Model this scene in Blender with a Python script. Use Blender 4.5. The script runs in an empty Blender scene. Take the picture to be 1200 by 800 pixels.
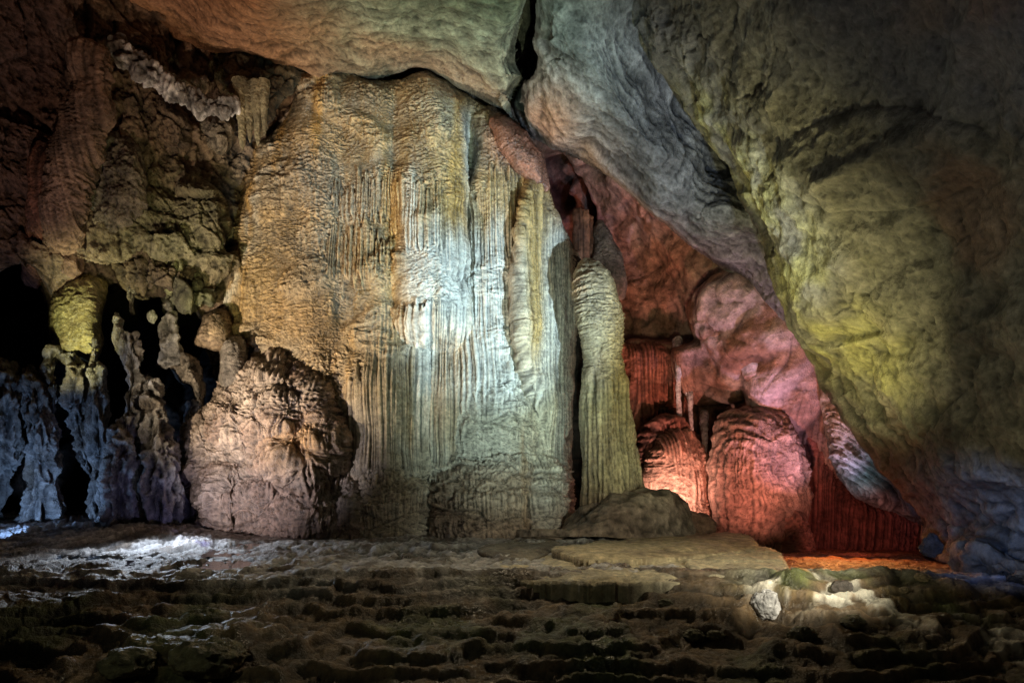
import bpy, math, random
import numpy as np
random.seed(4); rng = np.random.default_rng(7)
SC = bpy.context.scene
COL = SC.collection
F, CX, HY, CZ = 800.0, 600.0, 560.0, 1.9      # focal length, principal point (1200x800 frame), eye height
f32 = np.float32

# ------------------------------------------------------------------ noise
_perm = rng.permutation(256).astype(np.int32); _perm = np.concatenate([_perm, _perm, _perm])
_g3 = rng.normal(size=(256, 3)).astype(f32); _g3 /= np.linalg.norm(_g3, axis=1)[:, None]
_a = rng.random(256) * 6.28318; _g2 = np.stack([np.cos(_a), np.sin(_a)], 1).astype(f32) * 1.2
def fade(t): return t * t * t * (t * (t * 6 - 15) + 10)
def n2(x, y):
    x = np.asarray(x, f32); y = np.asarray(y, f32)
    xi = np.floor(x).astype(np.int32); yi = np.floor(y).astype(np.int32)
    xf = x - xi; yf = y - yi; xi &= 255; yi &= 255
    u, v = fade(xf), fade(yf)
    def g(i, j):
        h = _g2[_perm[_perm[(xi + i) & 255] + ((yi + j) & 255)]]
        return h[..., 0] * (xf - i) + h[..., 1] * (yf - j)
    a = g(0, 0); a += u * (g(1, 0) - a); b = g(0, 1); b += u * (g(1, 1) - b)
    return a + v * (b - a)
def n3(P, s=1.0, off=0.0, sz=None):
    x = P[..., 0] * s + off; y = P[..., 1] * s + off * .7; z = P[..., 2] * (s if sz is None else sz) + off * .3
    xi = np.floor(x).astype(np.int32); yi = np.floor(y).astype(np.int32); zi = np.floor(z).astype(np.int32)
    xf = (x - xi).astype(f32); yf = (y - yi).astype(f32); zf = (z - zi).astype(f32)
    xi &= 255; yi &= 255; zi &= 255
    u, v, w = fade(xf), fade(yf), fade(zf)
    def g(i, j, k):
        h = _g3[_perm[_perm[_perm[(xi + i) & 255] + ((yi + j) & 255)] + ((zi + k) & 255)]]
        return h[..., 0] * (xf - i) + h[..., 1] * (yf - j) + h[..., 2] * (zf - k)
    def row(j, k):
        a = g(0, j, k); return a + u * (g(1, j, k) - a)
    a = row(0, 0); a += v * (row(1, 0) - a); b = row(0, 1); b += v * (row(1, 1) - b)
    return (a + w * (b - a)) * 1.5
def fbm3(P, s, octs=4, off=0.0, gain=.5, sz=None):
    r = 0; a = 1.0
    for o in range(octs):
        k = 2.03 ** o
        r = r + a * n3(P, s * k, off + 17.3 * o, None if sz is None else sz * k); a *= gain
    return r
def rid3(P, s, octs=3, off=0.0, gain=.5, sz=None):         # billows: round humps with sharp grooves
    r = 0; a = 1.0
    for o in range(octs):
        k = 2.1 ** o
        r = r + a * np.abs(n3(P, s * k, off + 9.1 * o, None if sz is None else sz * k)); a *= gain
    return r
def fbm2(x, y, octs=4, gain=.5):
    r = 0; a = 1.0
    for o in range(octs):
        r = r + a * n2(x * 2.03 ** o + 11.7 * o, y * 2.03 ** o + 5.1 * o); a *= gain
    return r
def hsh(i, j, k):
    n = (i * 374761393 + j * 668265263 + k * 1442695041).astype(np.int64)
    n = (n ^ (n >> 13)) * 1274126177
    return (((n ^ (n >> 16)) & 0xffff) / 65535.0).astype(f32)
def facets(x, y, seed=0):                                   # broken-rock planes: per-cell tilt, plus distance to the joints
    xi = np.floor(x).astype(np.int64); yi = np.floor(y).astype(np.int64)
    d1 = np.full(x.shape, 9, f32); d2 = d1.copy(); hgt = np.zeros(x.shape, f32)
    for i in (-1, 0, 1):
        for j in (-1, 0, 1):
            a, b = xi + i, yi + j
            px = a + hsh(a, b, seed); py = b + hsh(a, b, seed + 1)
            dx = x - px; dy = y - py; d = dx * dx + dy * dy
            h = hsh(a, b, seed + 2) + dx * (hsh(a, b, seed + 3) - .5) * 1.6 + dy * (hsh(a, b, seed + 4) - .5) * 1.6
            near = d < d1
            d2 = np.where(near, d1, np.minimum(d2, d)); hgt = np.where(near, h, hgt); d1 = np.where(near, d, d1)
    return hgt.astype(f32), (np.sqrt(d2) - np.sqrt(d1)).astype(f32)
def ss(a, b, x): t = np.clip((x - a) / (b - a), 0, 1); return t * t * (3 - 2 * t)
def mix(a, b, t): return a * (1 - t) + b * t
def cmix(A, B, t): t = np.asarray(t)[..., None]; return A * (1 - t) + np.asarray(B, f32) * t
def smax(a, b, k=.3): h = np.clip(.5 + .5 * (a - b) / k, 0, 1); return b + (a - b) * h + k * h * (1 - h)
def dome(px, py, cx, cy, rx, ry, h, p=.5):
    r = ((px - cx) / rx) ** 2 + ((py - cy) / ry) ** 2
    return h * np.clip(1 - r, 0, 1) ** p
def blob(px, py, cx, cy, rx, ry): return np.exp(-(((px - cx) / rx) ** 2 + ((py - cy) / ry) ** 2))

def pt(px, py, Y): return np.stack([(px - CX) / F * Y, Y + 0 * px, CZ + (HY - py) / F * Y], -1)
def rbf(ctrl):                                              # thin plate through (px, py, depth)
    c = np.array(ctrl, float); X = c[:, :2] / 200; n = len(c)
    def phi(r2): return .5 * r2 * np.log(r2 + 1e-9)
    K = phi(((X[:, None] - X[None]) ** 2).sum(-1)) + np.eye(n) * 1e-3
    Pm = np.c_[np.ones(n), X]; A = np.block([[K, Pm], [Pm.T, np.zeros((3, 3))]])
    w = np.linalg.solve(A, np.r_[c[:, 2], 0, 0, 0])
    def f(px, py):
        x = px / 200; y = py / 200; r = w[n] + w[n + 1] * x + w[n + 2] * y
        for i in range(n): r = r + w[i] * phi((x - X[i, 0]) ** 2 + (y - X[i, 1]) ** 2)
        return r.astype(f32)
    return f
def smooth_poly(p, k=5, jit=0.0):
    p = np.array(p, float); n = len(p); out = []
    for i in range(n):
        a, b, c, d = p[i - 1], p[i], p[(i + 1) % n], p[(i + 2) % n]
        for t in np.arange(k) / k:
            out.append(.5 * (2 * b + (c - a) * t + (2 * a - 5 * b + 4 * c - d) * t * t + (3 * b - a - 3 * c + d) * t ** 3))
    out = np.array(out)
    if jit: out = out + np.stack([n2(out[:, 0] / 17, out[:, 1] / 17), n2(out[:, 0] / 17 + 40, out[:, 1] / 17)], 1) * jit * 2
    return out
def sdist(px, py, poly):                                    # signed distance to a polygon, negative inside
    shp = px.shape; x = px.ravel().astype(f32); y = py.ravel().astype(f32)
    d = np.full(x.shape, 1e12, f32); ins = np.zeros(x.shape, bool)
    for i in range(len(poly)):
        ax, ay = poly[i - 1]; bx, by = poly[i]; ex, ey = bx - ax, by - ay; L = ex * ex + ey * ey + 1e-9
        wx = x - ax; wy = y - ay; t = np.clip((wx * ex + wy * ey) / L, 0, 1)
        d = np.minimum(d, (wx - ex * t) ** 2 + (wy - ey * t) ** 2)
        if ay != by:
            ins ^= ((ay > y) != (by > y)) & (x < (bx - ax) * (y - ay) / (by - ay) + ax)
    d = np.sqrt(d); return np.where(ins, -d, d).reshape(shp)

# ------------------------------------------------------------------ materials
MATS = {}
def rock_mat(name, rough=.62, bump=.5, scale=9.0, wet=0.0, stretch=(1, 1, 1), spec=.4):
    m = bpy.data.materials.new(name); m.use_nodes = True; nt = m.node_tree; N = nt.nodes; L = nt.links
    b = N['Principled BSDF']; at = N.new('ShaderNodeAttribute'); at.attribute_name = 'rock_colour'
    tc = N.new('ShaderNodeNewGeometry'); mp = N.new('ShaderNodeMapping'); mp.inputs['Scale'].default_value = stretch
    L.new(tc.outputs['Position'], mp.inputs['Vector'])
    def noise(s, d, r=.6):
        n = N.new('ShaderNodeTexNoise'); n.inputs['Scale'].default_value = s; n.inputs['Detail'].default_value = d
        n.inputs['Roughness'].default_value = r; L.new(mp.outputs[0], n.inputs['Vector']); return n
    na = noise(scale * .55, 6, .7); nb = noise(scale * 2.3, 5, .7)
    rm = N.new('ShaderNodeMapRange'); rm.inputs['From Min'].default_value = .3; rm.inputs['From Max'].default_value = .7
    rm.inputs['To Min'].default_value = .55; rm.inputs['To Max'].default_value = 1.4
    L.new(na.outputs['Fac'], rm.inputs['Value'])
    mu = N.new('ShaderNodeVectorMath'); mu.operation = 'SCALE'; L.new(at.outputs['Color'], mu.inputs[0]); L.new(rm.outputs[0], mu.inputs['Scale'])
    L.new(mu.outputs[0], b.inputs['Base Color'])
    rr = N.new('ShaderNodeMapRange'); rr.inputs['From Min'].default_value = .35; rr.inputs['From Max'].default_value = .65
    rr.inputs['To Min'].default_value = max(.08, rough - .18 - wet); rr.inputs['To Max'].default_value = min(1, rough + .2)
    L.new(noise(scale * .2, 4).outputs['Fac'], rr.inputs['Value']); L.new(rr.outputs[0], b.inputs['Roughness'])
    b.inputs['Specular IOR Level'].default_value = spec
    bp = N.new('ShaderNodeBump'); bp.inputs['Strength'].default_value = bump; bp.inputs['Distance'].default_value = .16
    vo = N.new('ShaderNodeTexVoronoi'); vo.inputs['Scale'].default_value = scale * 1.1; vo.feature = 'SMOOTH_F1'; L.new(mp.outputs[0], vo.inputs['Vector'])
    ad = N.new('ShaderNodeMath'); ad.operation = 'MULTIPLY_ADD'; ad.inputs[1].default_value = .5; L.new(vo.outputs['Distance'], ad.inputs[0]); L.new(nb.outputs['Fac'], ad.inputs[2])
    L.new(ad.outputs[0], bp.inputs['Height']); L.new(bp.outputs[0], b.inputs['Normal'])
    MATS[name] = m; return m
M_FLOW = rock_mat('flowstone_calcite', .40, .55, 14, .1, spec=.8)
M_ROCK = rock_mat('limestone', .6, .8, 10)
M_SLAB = rock_mat('scalloped_limestone', .58, .5, 13)
M_WET = rock_mat('wet_limestone', .38, .8, 10, .12, spec=.9)
M_RED = rock_mat('iron_stained_rock', .5, .6, 9)
M_MUD = rock_mat('wet_cave_mud', .46, .55, 9, .06, spec=.55)
M_PLATE = rock_mat('pale_flowstone_floor', .55, .5, 12)
def water_mat():
    m = bpy.data.materials.new('still_water'); m.use_nodes = True; nt = m.node_tree; b = nt.nodes['Principled BSDF']
    b.inputs['Base Color'].default_value = (.012, .011, .009, 1); b.inputs['Roughness'].default_value = .07
    n = nt.nodes.new('ShaderNodeTexNoise'); n.inputs['Scale'].default_value = 9; n.inputs['Detail'].default_value = 3
    bp = nt.nodes.new('ShaderNodeBump'); bp.inputs['Strength'].default_value = .35; bp.inputs['Distance'].default_value = .03
    nt.links.new(n.outputs['Fac'], bp.inputs['Height']); nt.links.new(bp.outputs[0], b.inputs['Normal']); return m
M_WATER = water_mat()

# ------------------------------------------------------------------ object builders
def blur(D, n, wrap=False):
    def b1(A):
        pad = np.concatenate([A[-n:], A, A[:n]]) if wrap else np.concatenate([np.repeat(A[:1], n, 0), A, np.repeat(A[-1:], n, 0)])
        c = np.cumsum(np.concatenate([0 * pad[:1], pad]).astype(np.float64), 0); return (c[2 * n + 1:] - c[:-2 * n - 1]) / (2 * n + 1)
    D = b1(D); w = wrap; wrap = False if not w else True
    return b1(D.T).T
def crevice_shade(C, D, n1=2, n2=6, k=.5, d=.03):                    # crevice shade painted into the colour, dirt included: hollows darker, crests lighter
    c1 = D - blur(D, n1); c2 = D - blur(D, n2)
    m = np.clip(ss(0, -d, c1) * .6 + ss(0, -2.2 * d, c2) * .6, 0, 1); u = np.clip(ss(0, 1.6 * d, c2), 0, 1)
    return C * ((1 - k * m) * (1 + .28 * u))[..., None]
def tag(o, label=None, cat=None, group=None, kind=None):
    for k, v in (('label', label), ('category', cat), ('group', group), ('kind', kind)):
        if v: o[k] = v
    return o
def thing(name, px, py, Y, label, cat, group=None):
    e = bpy.data.objects.new(name, None); COL.objects.link(e); e.empty_display_size = .3
    e.location = pt(np.float64(px), np.float64(py), np.float64(Y)); return tag(e, label, cat, group)
def mesh(name, V, Q, colr, mat, parent=None, smooth=True):
    me = bpy.data.meshes.new(name)
    Q = np.asarray(Q, np.int32); nq = len(Q)
    V = np.asarray(V, f32)
    if parent is not None: V = V - np.array(parent.location, f32)
    me.vertices.add(len(V)); me.vertices.foreach_set('co', V.ravel())
    me.loops.add(nq * 4); me.loops.foreach_set('vertex_index', Q.ravel())
    me.polygons.add(nq); me.polygons.foreach_set('loop_start', np.arange(nq, dtype=np.int32) * 4)
    me.polygons.foreach_set('loop_total', np.full(nq, 4, np.int32))
    me.polygons.foreach_set('use_smooth', np.full(nq, smooth))
    me.update(calc_edges=True)
    if colr is not None:
        ca = me.color_attributes.new('rock_colour', 'FLOAT_COLOR', 'POINT')
        c = np.ones((len(V), 4), f32); c[:, :3] = np.clip(colr, 0, 1); ca.data.foreach_set('color', c.ravel())
    me.materials.append(mat); o = bpy.data.objects.new(name, me); COL.objects.link(o)
    if parent is not None: o.parent = parent
    return o
def grid_normals(P):
    a = np.gradient(P, axis=1); b = np.gradient(P, axis=0); n = np.cross(a, b)
    n /= np.linalg.norm(n, axis=-1, keepdims=True) + 1e-9
    view = P - np.array([0, 0, CZ]); n *= -np.sign((n * view).sum(-1, keepdims=True) + 1e-12); return n.astype(f32)
def layer(name, outline, depth, step, edge=(30, 1.5), disp=None, colour=None, mat=None, parent=None, jit=0., skirt=2.5, k=5):
    """a rock body: its front as a relief over an outline, rolled back round its rim and closed by a flank running away from the rim"""
    poly = smooth_poly(outline, k, jit)
    x0, y0 = poly.min(0) - 2 * step; x1, y1 = poly.max(0) + 2 * step
    px, py = np.meshgrid(np.arange(x0, x1, step), np.arange(y0, y1, step)); px = px.astype(f32); py = py.astype(f32)
    sd = sdist(px, py, poly); valid = sd < step * .95
    gy, gx = np.gradient(sd, step); gn = np.sqrt(gx * gx + gy * gy) + 1e-6
    mv = np.where((sd > -.25 * step) & valid, sd, 0); px = px - gx / gn * mv; py = py - gy / gn * mv
    sd = np.where(mv != 0, 0, sd)
    Y = depth(px, py); t = np.clip(-sd / edge[0], 0, 1)
    Y = Y + edge[1] * (1 - np.sqrt(np.clip(1 - (1 - t) ** 2, 0, 1)))
    P = pt(px, py, Y).astype(f32); Nn = grid_normals(P)
    D = disp(P, px, py) if disp else 0 * Y
    P2 = P + Nn * (D * (.25 + .75 * ss(0, .35, t)))[..., None]
    C = crevice_shade(colour(P, px, py, D) if colour else np.full(P.shape, .3, f32), D, 2, 6, .62)
    q = valid[:-1, :-1] & valid[1:, :-1] & valid[:-1, 1:] & valid[1:, 1:]
    W = px.shape[1]; ii, jj = np.nonzero(q); a = ii * W + jj
    Q = np.stack([a, a + W, a + W + 1, a + 1], 1)
    used = np.zeros(px.size, bool); used[Q.ravel()] = True; idx = np.cumsum(used) - 1
    Q = idx[Q]; V = P2.reshape(-1, 3)[used]; Cc = C.reshape(-1, 3)[used]; n = len(V)
    if skirt:
        E = np.concatenate([Q[:, [0, 1]], Q[:, [1, 2]], Q[:, [2, 3]], Q[:, [3, 0]]]); key = np.sort(E, 1); key = key[:, 0].astype(np.int64) * n + key[:, 1]
        u, inv, cnt = np.unique(key, return_inverse=True, return_counts=True); B = E[cnt[inv.ravel()] == 1]
        bv = np.unique(B); m = np.full(n, -1); m[bv] = n + np.arange(len(bv))
        ray = V[bv] - np.array([0, 0, CZ]); ray /= np.linalg.norm(ray, axis=1, keepdims=True)
        V = np.concatenate([V, V[bv] + ray * skirt * .98]); Cc = np.concatenate([Cc, Cc[bv]])
        Q = np.concatenate([Q, np.stack([B[:, 1], B[:, 0], m[B[:, 0]], m[B[:, 1]]], 1)])
    return mesh(name, V, Q, Cc, mat or M_ROCK, parent)
def column(name, spine, disp=None, colour=None, mat=None, parent=None, step=1.3, squash=1.0, cap=True):
    """closed body of revolution-like rock: spine rows of (px, py, depth, radius_px)"""
    s = np.array(spine, float); L = np.r_[0, np.cumsum(np.hypot(np.diff(s[:, 0]), np.diff(s[:, 1])))]
    nr = max(8, int(L[-1] / step)); t = np.linspace(0, L[-1], nr)
    def cub(v):                                             # shape-keeping interpolation
        m = np.gradient(v, L); o = np.empty(nr)
        k = np.clip(np.searchsorted(L, t) - 1, 0, len(L) - 2); h = L[k + 1] - L[k]; u = (t - L[k]) / h
        return (2*u**3-3*u**2+1)*v[k] + (u**3-2*u**2+u)*h*m[k] + (-2*u**3+3*u**2)*v[k+1] + (u**3-u**2)*h*m[k+1]
    px, py, Y = cub(s[:, 0]), cub(s[:, 1]), cub(s[:, 2]); r = np.maximum(np.interp(t, L, s[:, 3]) * .4 + cub(s[:, 3]) * .6, .15) * Y / F
    C0 = pt(px, py, Y); rm = np.median(r) * F / np.mean(Y)
    na = int(np.clip(2 * math.pi * rm / step, 14, 620)); th = np.linspace(0, 2 * math.pi, na, endpoint=False)
    T = np.gradient(C0, axis=0); T /= np.linalg.norm(T, axis=1)[:, None]
    if abs(T[:, 2]).mean() > .55: A = np.cross(T, [0, 1, 0]); 
    else: A = np.cross(T, [0, 1, 0])
    A /= np.linalg.norm(A, axis=1)[:, None]; B = np.cross(T, A)
    P = C0[:, None] + r[:, None, None] * (A[:, None] * np.cos(th)[None, :, None] + B[:, None] * np.sin(th)[None, :, None] * squash)
    N_ = (A[:, None] * np.cos(th)[None, :, None] + B[:, None] * np.sin(th)[None, :, None])
    P = P.astype(f32); pxx = (P[..., 0] / P[..., 1] * F + CX).astype(f32); pyy = (HY - (P[..., 2] - CZ) / P[..., 1] * F).astype(f32)
    D = disp(P, pxx, pyy) if disp else np.zeros(P.shape[:2], f32)
    lim = np.minimum(1, r / (.12 + .3 * np.abs(r)))[:, None]
    Cc = colour(P, pxx, pyy, D) if colour else np.full(P.shape, .3, f32)
    Cc = crevice_shade(Cc, D, 2, 6, .62)
    P = P + N_ * (D * lim)[..., None]
    i = np.arange(nr - 1)[:, None] * na; j = np.arange(na)[None]; j2 = (j + 1) % na
    Q = np.stack([i + j, i + j2, i + na + j2, i + na + j], -1).reshape(-1, 4)
    return mesh(name, P.reshape(-1, 3), Q, Cc.reshape(-1, 3), mat or M_ROCK, parent)
def boulder(name, px, py, Y, rx, rz, ry=None, label=None, cat='boulder', mat=None, col=(.2, .17, .13), amp=.25, seed=0, flat=.5, group=None, n=90):
    th, ph = np.meshgrid(np.linspace(0, 2 * math.pi, n, endpoint=False), np.linspace(.001, math.pi - .001, n // 2))
    N_ = np.stack([np.sin(ph) * np.cos(th), np.sin(ph) * np.sin(th), np.cos(ph)], -1).astype(f32)
    if Y is None:                                           # rest it where the ground is met under that point
        yy = np.linspace(8.2, 24, 1500); zz = floor_z((px - CX) / F * yy, yy); vis = HY + (CZ - zz) * F / yy
        k = np.argmax(vis < py + rz * .5); Y = float(yy[k]); py = float(vis[k]) - rz * .35
    c = pt(np.float64(px), np.float64(py), np.float64(Y)); R = np.array([rx, ry or rx, rz]) * Y / F
    sz = max(R); q = N_ * 1.0
    d = fbm3(q, 1.3, 4, seed * 7.7 + .3) * amp + (facets(th * 1.4 + seed, ph * 2)[0] * np.sin(ph) - .4) * amp * .5
    P = c + N_ * (1 + d)[..., None] * R
    base = c[2] - R[2] * flat; P[..., 2] = np.maximum(P[..., 2], base)
    C = np.array(col, f32) * (1 + .6 * fbm3(q, 3, 3, seed))[..., None]
    H = n // 2; i = np.arange(H - 1)[:, None] * n; j = np.arange(n)[None]; j2 = (j + 1) % n
    Q = np.stack([i + j, i + n + j, i + n + j2, i + j2], -1).reshape(-1, 4)
    o = mesh(name, P.reshape(-1, 3), Q, C.reshape(-1, 3), mat or M_ROCK)
    return tag(o, label, cat, group)

# ------------------------------------------------------------------ surface recipes
OCH = np.array([.44, .30, .15], f32); WHT = np.array([.80, .80, .74], f32); GRY = np.array([.27, .26, .235], f32)
BRN = np.array([.22, .13, .075], f32); TAN = np.array([.42, .33, .22], f32); RED = np.array([.42, .17, .11], f32); DRK = np.array([.05, .04, .032], f32)
def ripples(a, z, s=1.0):                                   # netted, drooping scallops of mixed size
    w = fbm2(a * .45, z * .5, 3) * .35; w2 = n2(a * 3.1, z * 3.1) * .07
    k = .4 + 1.1 * np.clip(.5 + 1.2 * fbm2(a * .45 + 9, z * .6, 3), 0, 1); k2 = np.clip(.5 + 1.6 * n2(a * .5 + 50, z * .5), .15, 1)
    r = np.abs(n2(a * 2.4 * s + w2 * 2, (z + w + w2) * 5.6 * s)) ** .55
    r2 = np.abs(n2(a * 4.4 * s + 31 + w2 * 5, (z + w + w2) * 11.5 * s)) ** .5
    r3 = np.abs(n2(a * 9.5 * s, (z + w) * 23 * s + 5)) ** .6
    return k * (r * .065 * (1.3 - k2) + r2 * .085 + r3 * .05)
def flutes(a, z, s=1.0):                                    # organ-pipe drips
    w = n2(a * .6, z * .12) * .18; k = np.clip(.6 + 1.3 * n2(a * .9 + 70, z * .25), .2, 1.2)
    r = np.abs(n2(a * 10.5 * s + w, z * .10)) ** .45
    r0 = np.abs(n2(a * 4.2 * s + w + 4, z * .12)) ** .6
    r2 = np.abs(n2(a * 20 * s + w + 9, z * .3)) ** .5
    r3 = np.abs(n2(a * 4.2 + w, z * 5.5)) ** .5
    return r * .16 + r0 * .13 * k + r2 * .06 + r3 * .03
def cells(x, y, seed):                                      # nearest drip boss: distance, height above its centre, id
    xi = np.floor(x).astype(np.int64); yi = np.floor(y).astype(np.int64)
    d1 = np.full(x.shape, 9, f32); dy1 = np.zeros(x.shape, f32); idn = np.zeros(x.shape, f32)
    for i in (-1, 0, 1):
        for j in (-1, 0, 1):
            a, b = xi + i, yi + j; dx = x - a - hsh(a, b, seed); dy = y - b - hsh(a, b, seed + 1)
            d = dx * dx + dy * dy * np.where(dy > 0, 1.6, .55); m = d < d1
            d1 = np.where(m, d, d1); dy1 = np.where(m, dy, dy1); idn = np.where(m, hsh(a, b, seed + 2), idn)
    return d1, dy1, idn
def tiers(a, z, s=1.0, h=.40):                              # overlapping bosses with drip fringes hanging under each
    wa = .25 * n2(a * 1.3, z * 1.3); wz = .25 * n2(a * 1.1 + 20, z * 1.4)
    d1, y1, i1 = cells((a + wa) * .75 * s, (z + wz) * 1.25 * s, 5); d2, y2, i2 = cells((a + wa) * 2.1 * s + 9, (z + wz) * 3.3 * s, 25)
    m = ss(.05, -.25, y1 + .3 * n2(a * 3, z))
    d3, y3, i3 = cells((a + wa) * 4.6 * s + 39, (z + wz) * 8.5 * s, 45)
    return .10 * np.clip(1 - d1, 0, 1) ** .7 * (.5 + i1) + .13 * np.clip(1 - d2, 0, 1) ** .6 * (.3 + i2) + .10 * np.clip(1 - d3, 0, 1) ** .6 * (.3 + i3) + .9 * flutes(a, z, s) * m + 1.5 * ripples(a, z, s) * (1 - .6 * m)
def d_flow(maskf, s=1.0, amp=1.0, tier=0.0):
    def f(P, px, py):
        a = P[..., 0] + P[..., 1] * .6; z = P[..., 2]; af = P[..., 0] + P[..., 1] * .12
        m = maskf(a, z, px, py); m = ss(.35, .65, m + .35 * n2(af * 1.9, z * .3) + .12 * n2(af * 6, z * .5))
        d = mix(ripples(a, z, s), flutes(af, z, s), m)
        if tier is not None and np.max(tier if not callable(tier) else 1) > 0:
            tm = tier(px, py) if callable(tier) else tier
            d = mix(d, tiers(af, z, s), tm)
        return amp * (d + .14 * fbm2(a * .55, z * .3, 3)) + .014 * n3(P, 9)
    return f
def d_rock(big=.5, fs=.35, fa=.5, cr=.25, fine=.05, sz=None):
    def f(P, px, py):
        a = P[..., 0] + .35 * P[..., 1]; z = P[..., 2] + .3 * P[..., 1]
        w = n3(P, .6) * .7
        h1, e1 = facets((a + w) * fs, (z + w) * fs * .8, 3); h2, e2 = facets((a + w * .5) * fs * 3.1, (z + w * .5) * fs * 2.6, 11)
        return (big * fbm3(P, .22, 3, 3.1) + fa * (h1 - .5) + fa * .3 * (h2 - .5) - cr * (1 - ss(0, .10, e1)) - cr * .4 * (1 - ss(0, .14, e2))
                + fine * 2.2 * fbm3(P, 1.7, 4, 8, .6) + fine * fbm3(P, 8, 2, 2))
    return f
def c_rock(base, alt, amt=.5, s=.35, dark=.35):
    def f(P, px, py, D):
        t = np.clip(.5 + fbm3(P, s, 4, 21) * .9, 0, 1) * amt * 2
        c = cmix(np.broadcast_to(np.array(base, f32), P.shape), alt, np.clip(t, 0, 1))
        v = 1 + .55 * fbm3(P, 1.4, 4, 5, .65)
        return c * np.clip(v, .35, 1.7)[..., None]
    return f

# ================================================================== 1. CAVE FLOOR
def floor_z(X, Y):
    px = X / Y * F + CX
    w = fbm2(X * .22 + 5, Y * .22, 3) * 1.1 + fbm2(X * .9, Y * .9 + 3, 3) * .28
    w = fbm2(X * .13 + 5, Y * .2, 2) * 2.6 + fbm2(X * .55, Y * .6 + 3, 3) * .5
    s = 12.5 - Y + w + .06 * X
    s2 = (12.9 - Y) * 1.55 + fbm2(X * .26, Y * .45, 3) * 2.4 + .16 * n2(X * 1.6, Y * 1.6) + .05 * n2(X * 5, Y * 5); st = np.floor(s2); fr = s2 - st
    z = -.175 * np.clip(st + ss(.55, .86, fr) - .18 * fr, -1, 9) * ss(14, 12.6, Y)
    for k, (p, h) in enumerate(((1.7, .14), (4.6, .16))):
        q = s - p + .5 * n2(X * .4 + k * 13, Y * .4); hh = h * ss(-.35, .25, n2(X * .17 + 7.7 * k, Y * .15 + k) + .12)
        z = z - hh * ss(0, .42, q) + .25 * hh * ss(.5, 2, q) + .05 * np.exp(-((q + .12) / .2) ** 2)
    near = ss(14.5, 11.5, Y)
    A = X * 1.0; B = Y * 1.25
    bil = 1 - np.abs(n2(A * .9 + 3, B * .9)) * 2
    lump = np.sqrt(np.abs(n2(A * 1.3, B * 1.3))) * .17 + np.sqrt(np.abs(n2(A * 3.1 + 7, B * 3.1))) * .08 + np.sqrt(np.abs(n2(A * 7.3, B * 7.3))) * .024 + fbm2(A * 9, B * 9, 3, .5) * .008
    z = z + near * (lump * .72 + .10 * np.abs(n2(A * .45 + 2, B * .5)) ** .6 + .06 * fbm2(A * .8, B * .7, 2) - .12)
    # the middle ground: low broken crusts
    fn, fne = facets(X * 2.2 + .6 * n2(X * 1.5, Y * 1.5), Y * 2.4, 130); fm, fme = facets(X * 6.2, Y * 6.5, 150); z = z + near * (.045 * (fn - .5) + .012 * (fm - .5))
    mid = 1 - near
    z = z + mid * (.10 * np.abs(n2(X * .8, Y * .35)) ** .5 + .09 * np.abs(n2(X * 2.2, Y * 1.1)) ** .5 + .05 * np.abs(n2(X * 5, Y * 2.6)) ** .5 + fbm2(X * 8, Y * 5, 3, .6) * .02 - .08 + .1 * fbm2(X * .2, Y * .2, 2))
    fh, fe = facets(X * 1.5 + .5 * n2(X * 2, Y * 2), Y * .8 + .4 * n2(X * 3 + 9, Y * 2), 70); fg, fe2 = facets(X * 3.8 + 4, Y * 2.1, 90)
    z = z + mid * ss(1020, 760, px) * (.13 * (fh - .5) * ss(0, .12, fe) + .055 * (fg - .5) * ss(0, .2, fe2)) * ss(-.25, .2, n2(X * .35, Y * .3) + .1)
    # left bank rises to the wall; the red chamber lies lower
    z = z + .45 * ss(300, 180, px) * ss(17, 23, Y)
    z = z - .060 * np.clip(Y - 12.6 + .5 * n2(X * .6, Y * .6), 0, 20) * ss(800, 930, px) - .15 * ss(700, 860, px) * ss(19, 23, Y)
    # raised ridge that runs to the right in front of the dip
    rx = 12.1 - (px - 880) * .0047 + .35 * n2(X * .7, 3)
    z = z + .10 * np.exp(-((Y - rx) / .55) ** 2) * ss(840, 930, px) * (1 + .8 * n2(X * 1.2, Y * 1.2))
    return z
py_rows = np.concatenate([np.arange(1060, 815, -4.), np.arange(815, 668, -.42), np.arange(668, 602, -.6), np.arange(602, 572, -1.2)])
Yr = CZ * F / (py_rows - HY); cols = np.arange(-330, 1530, 1.55)
pxg, Yg = np.meshgrid(cols, Yr); Xg = (pxg - CX) / F * Yg
Zg = floor_z(Xg, Yg); Pf = np.stack([Xg, Yg, Zg], -1).astype(f32)
def floor_colour(P):
    X, Y, Z = P[..., 0], P[..., 1], P[..., 2]; px = X / Y * F + CX
    near = ss(13.6, 11.9, Y + .5 * n2(X * .6, Y * .6))
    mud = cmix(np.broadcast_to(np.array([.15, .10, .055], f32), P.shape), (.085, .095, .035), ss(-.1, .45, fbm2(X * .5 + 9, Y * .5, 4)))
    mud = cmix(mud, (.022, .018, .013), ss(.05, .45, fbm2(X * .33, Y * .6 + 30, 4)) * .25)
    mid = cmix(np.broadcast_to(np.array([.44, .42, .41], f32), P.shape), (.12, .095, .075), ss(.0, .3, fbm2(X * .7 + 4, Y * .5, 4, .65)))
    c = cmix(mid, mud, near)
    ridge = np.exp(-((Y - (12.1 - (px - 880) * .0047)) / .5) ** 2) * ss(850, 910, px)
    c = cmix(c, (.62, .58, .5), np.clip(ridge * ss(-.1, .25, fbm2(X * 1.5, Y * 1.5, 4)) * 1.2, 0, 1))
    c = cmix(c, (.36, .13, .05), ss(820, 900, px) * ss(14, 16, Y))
    return c * np.clip(1 + .6 * fbm2(X * 3, Y * 3, 4, .65), .4, 1.8)[..., None]
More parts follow.
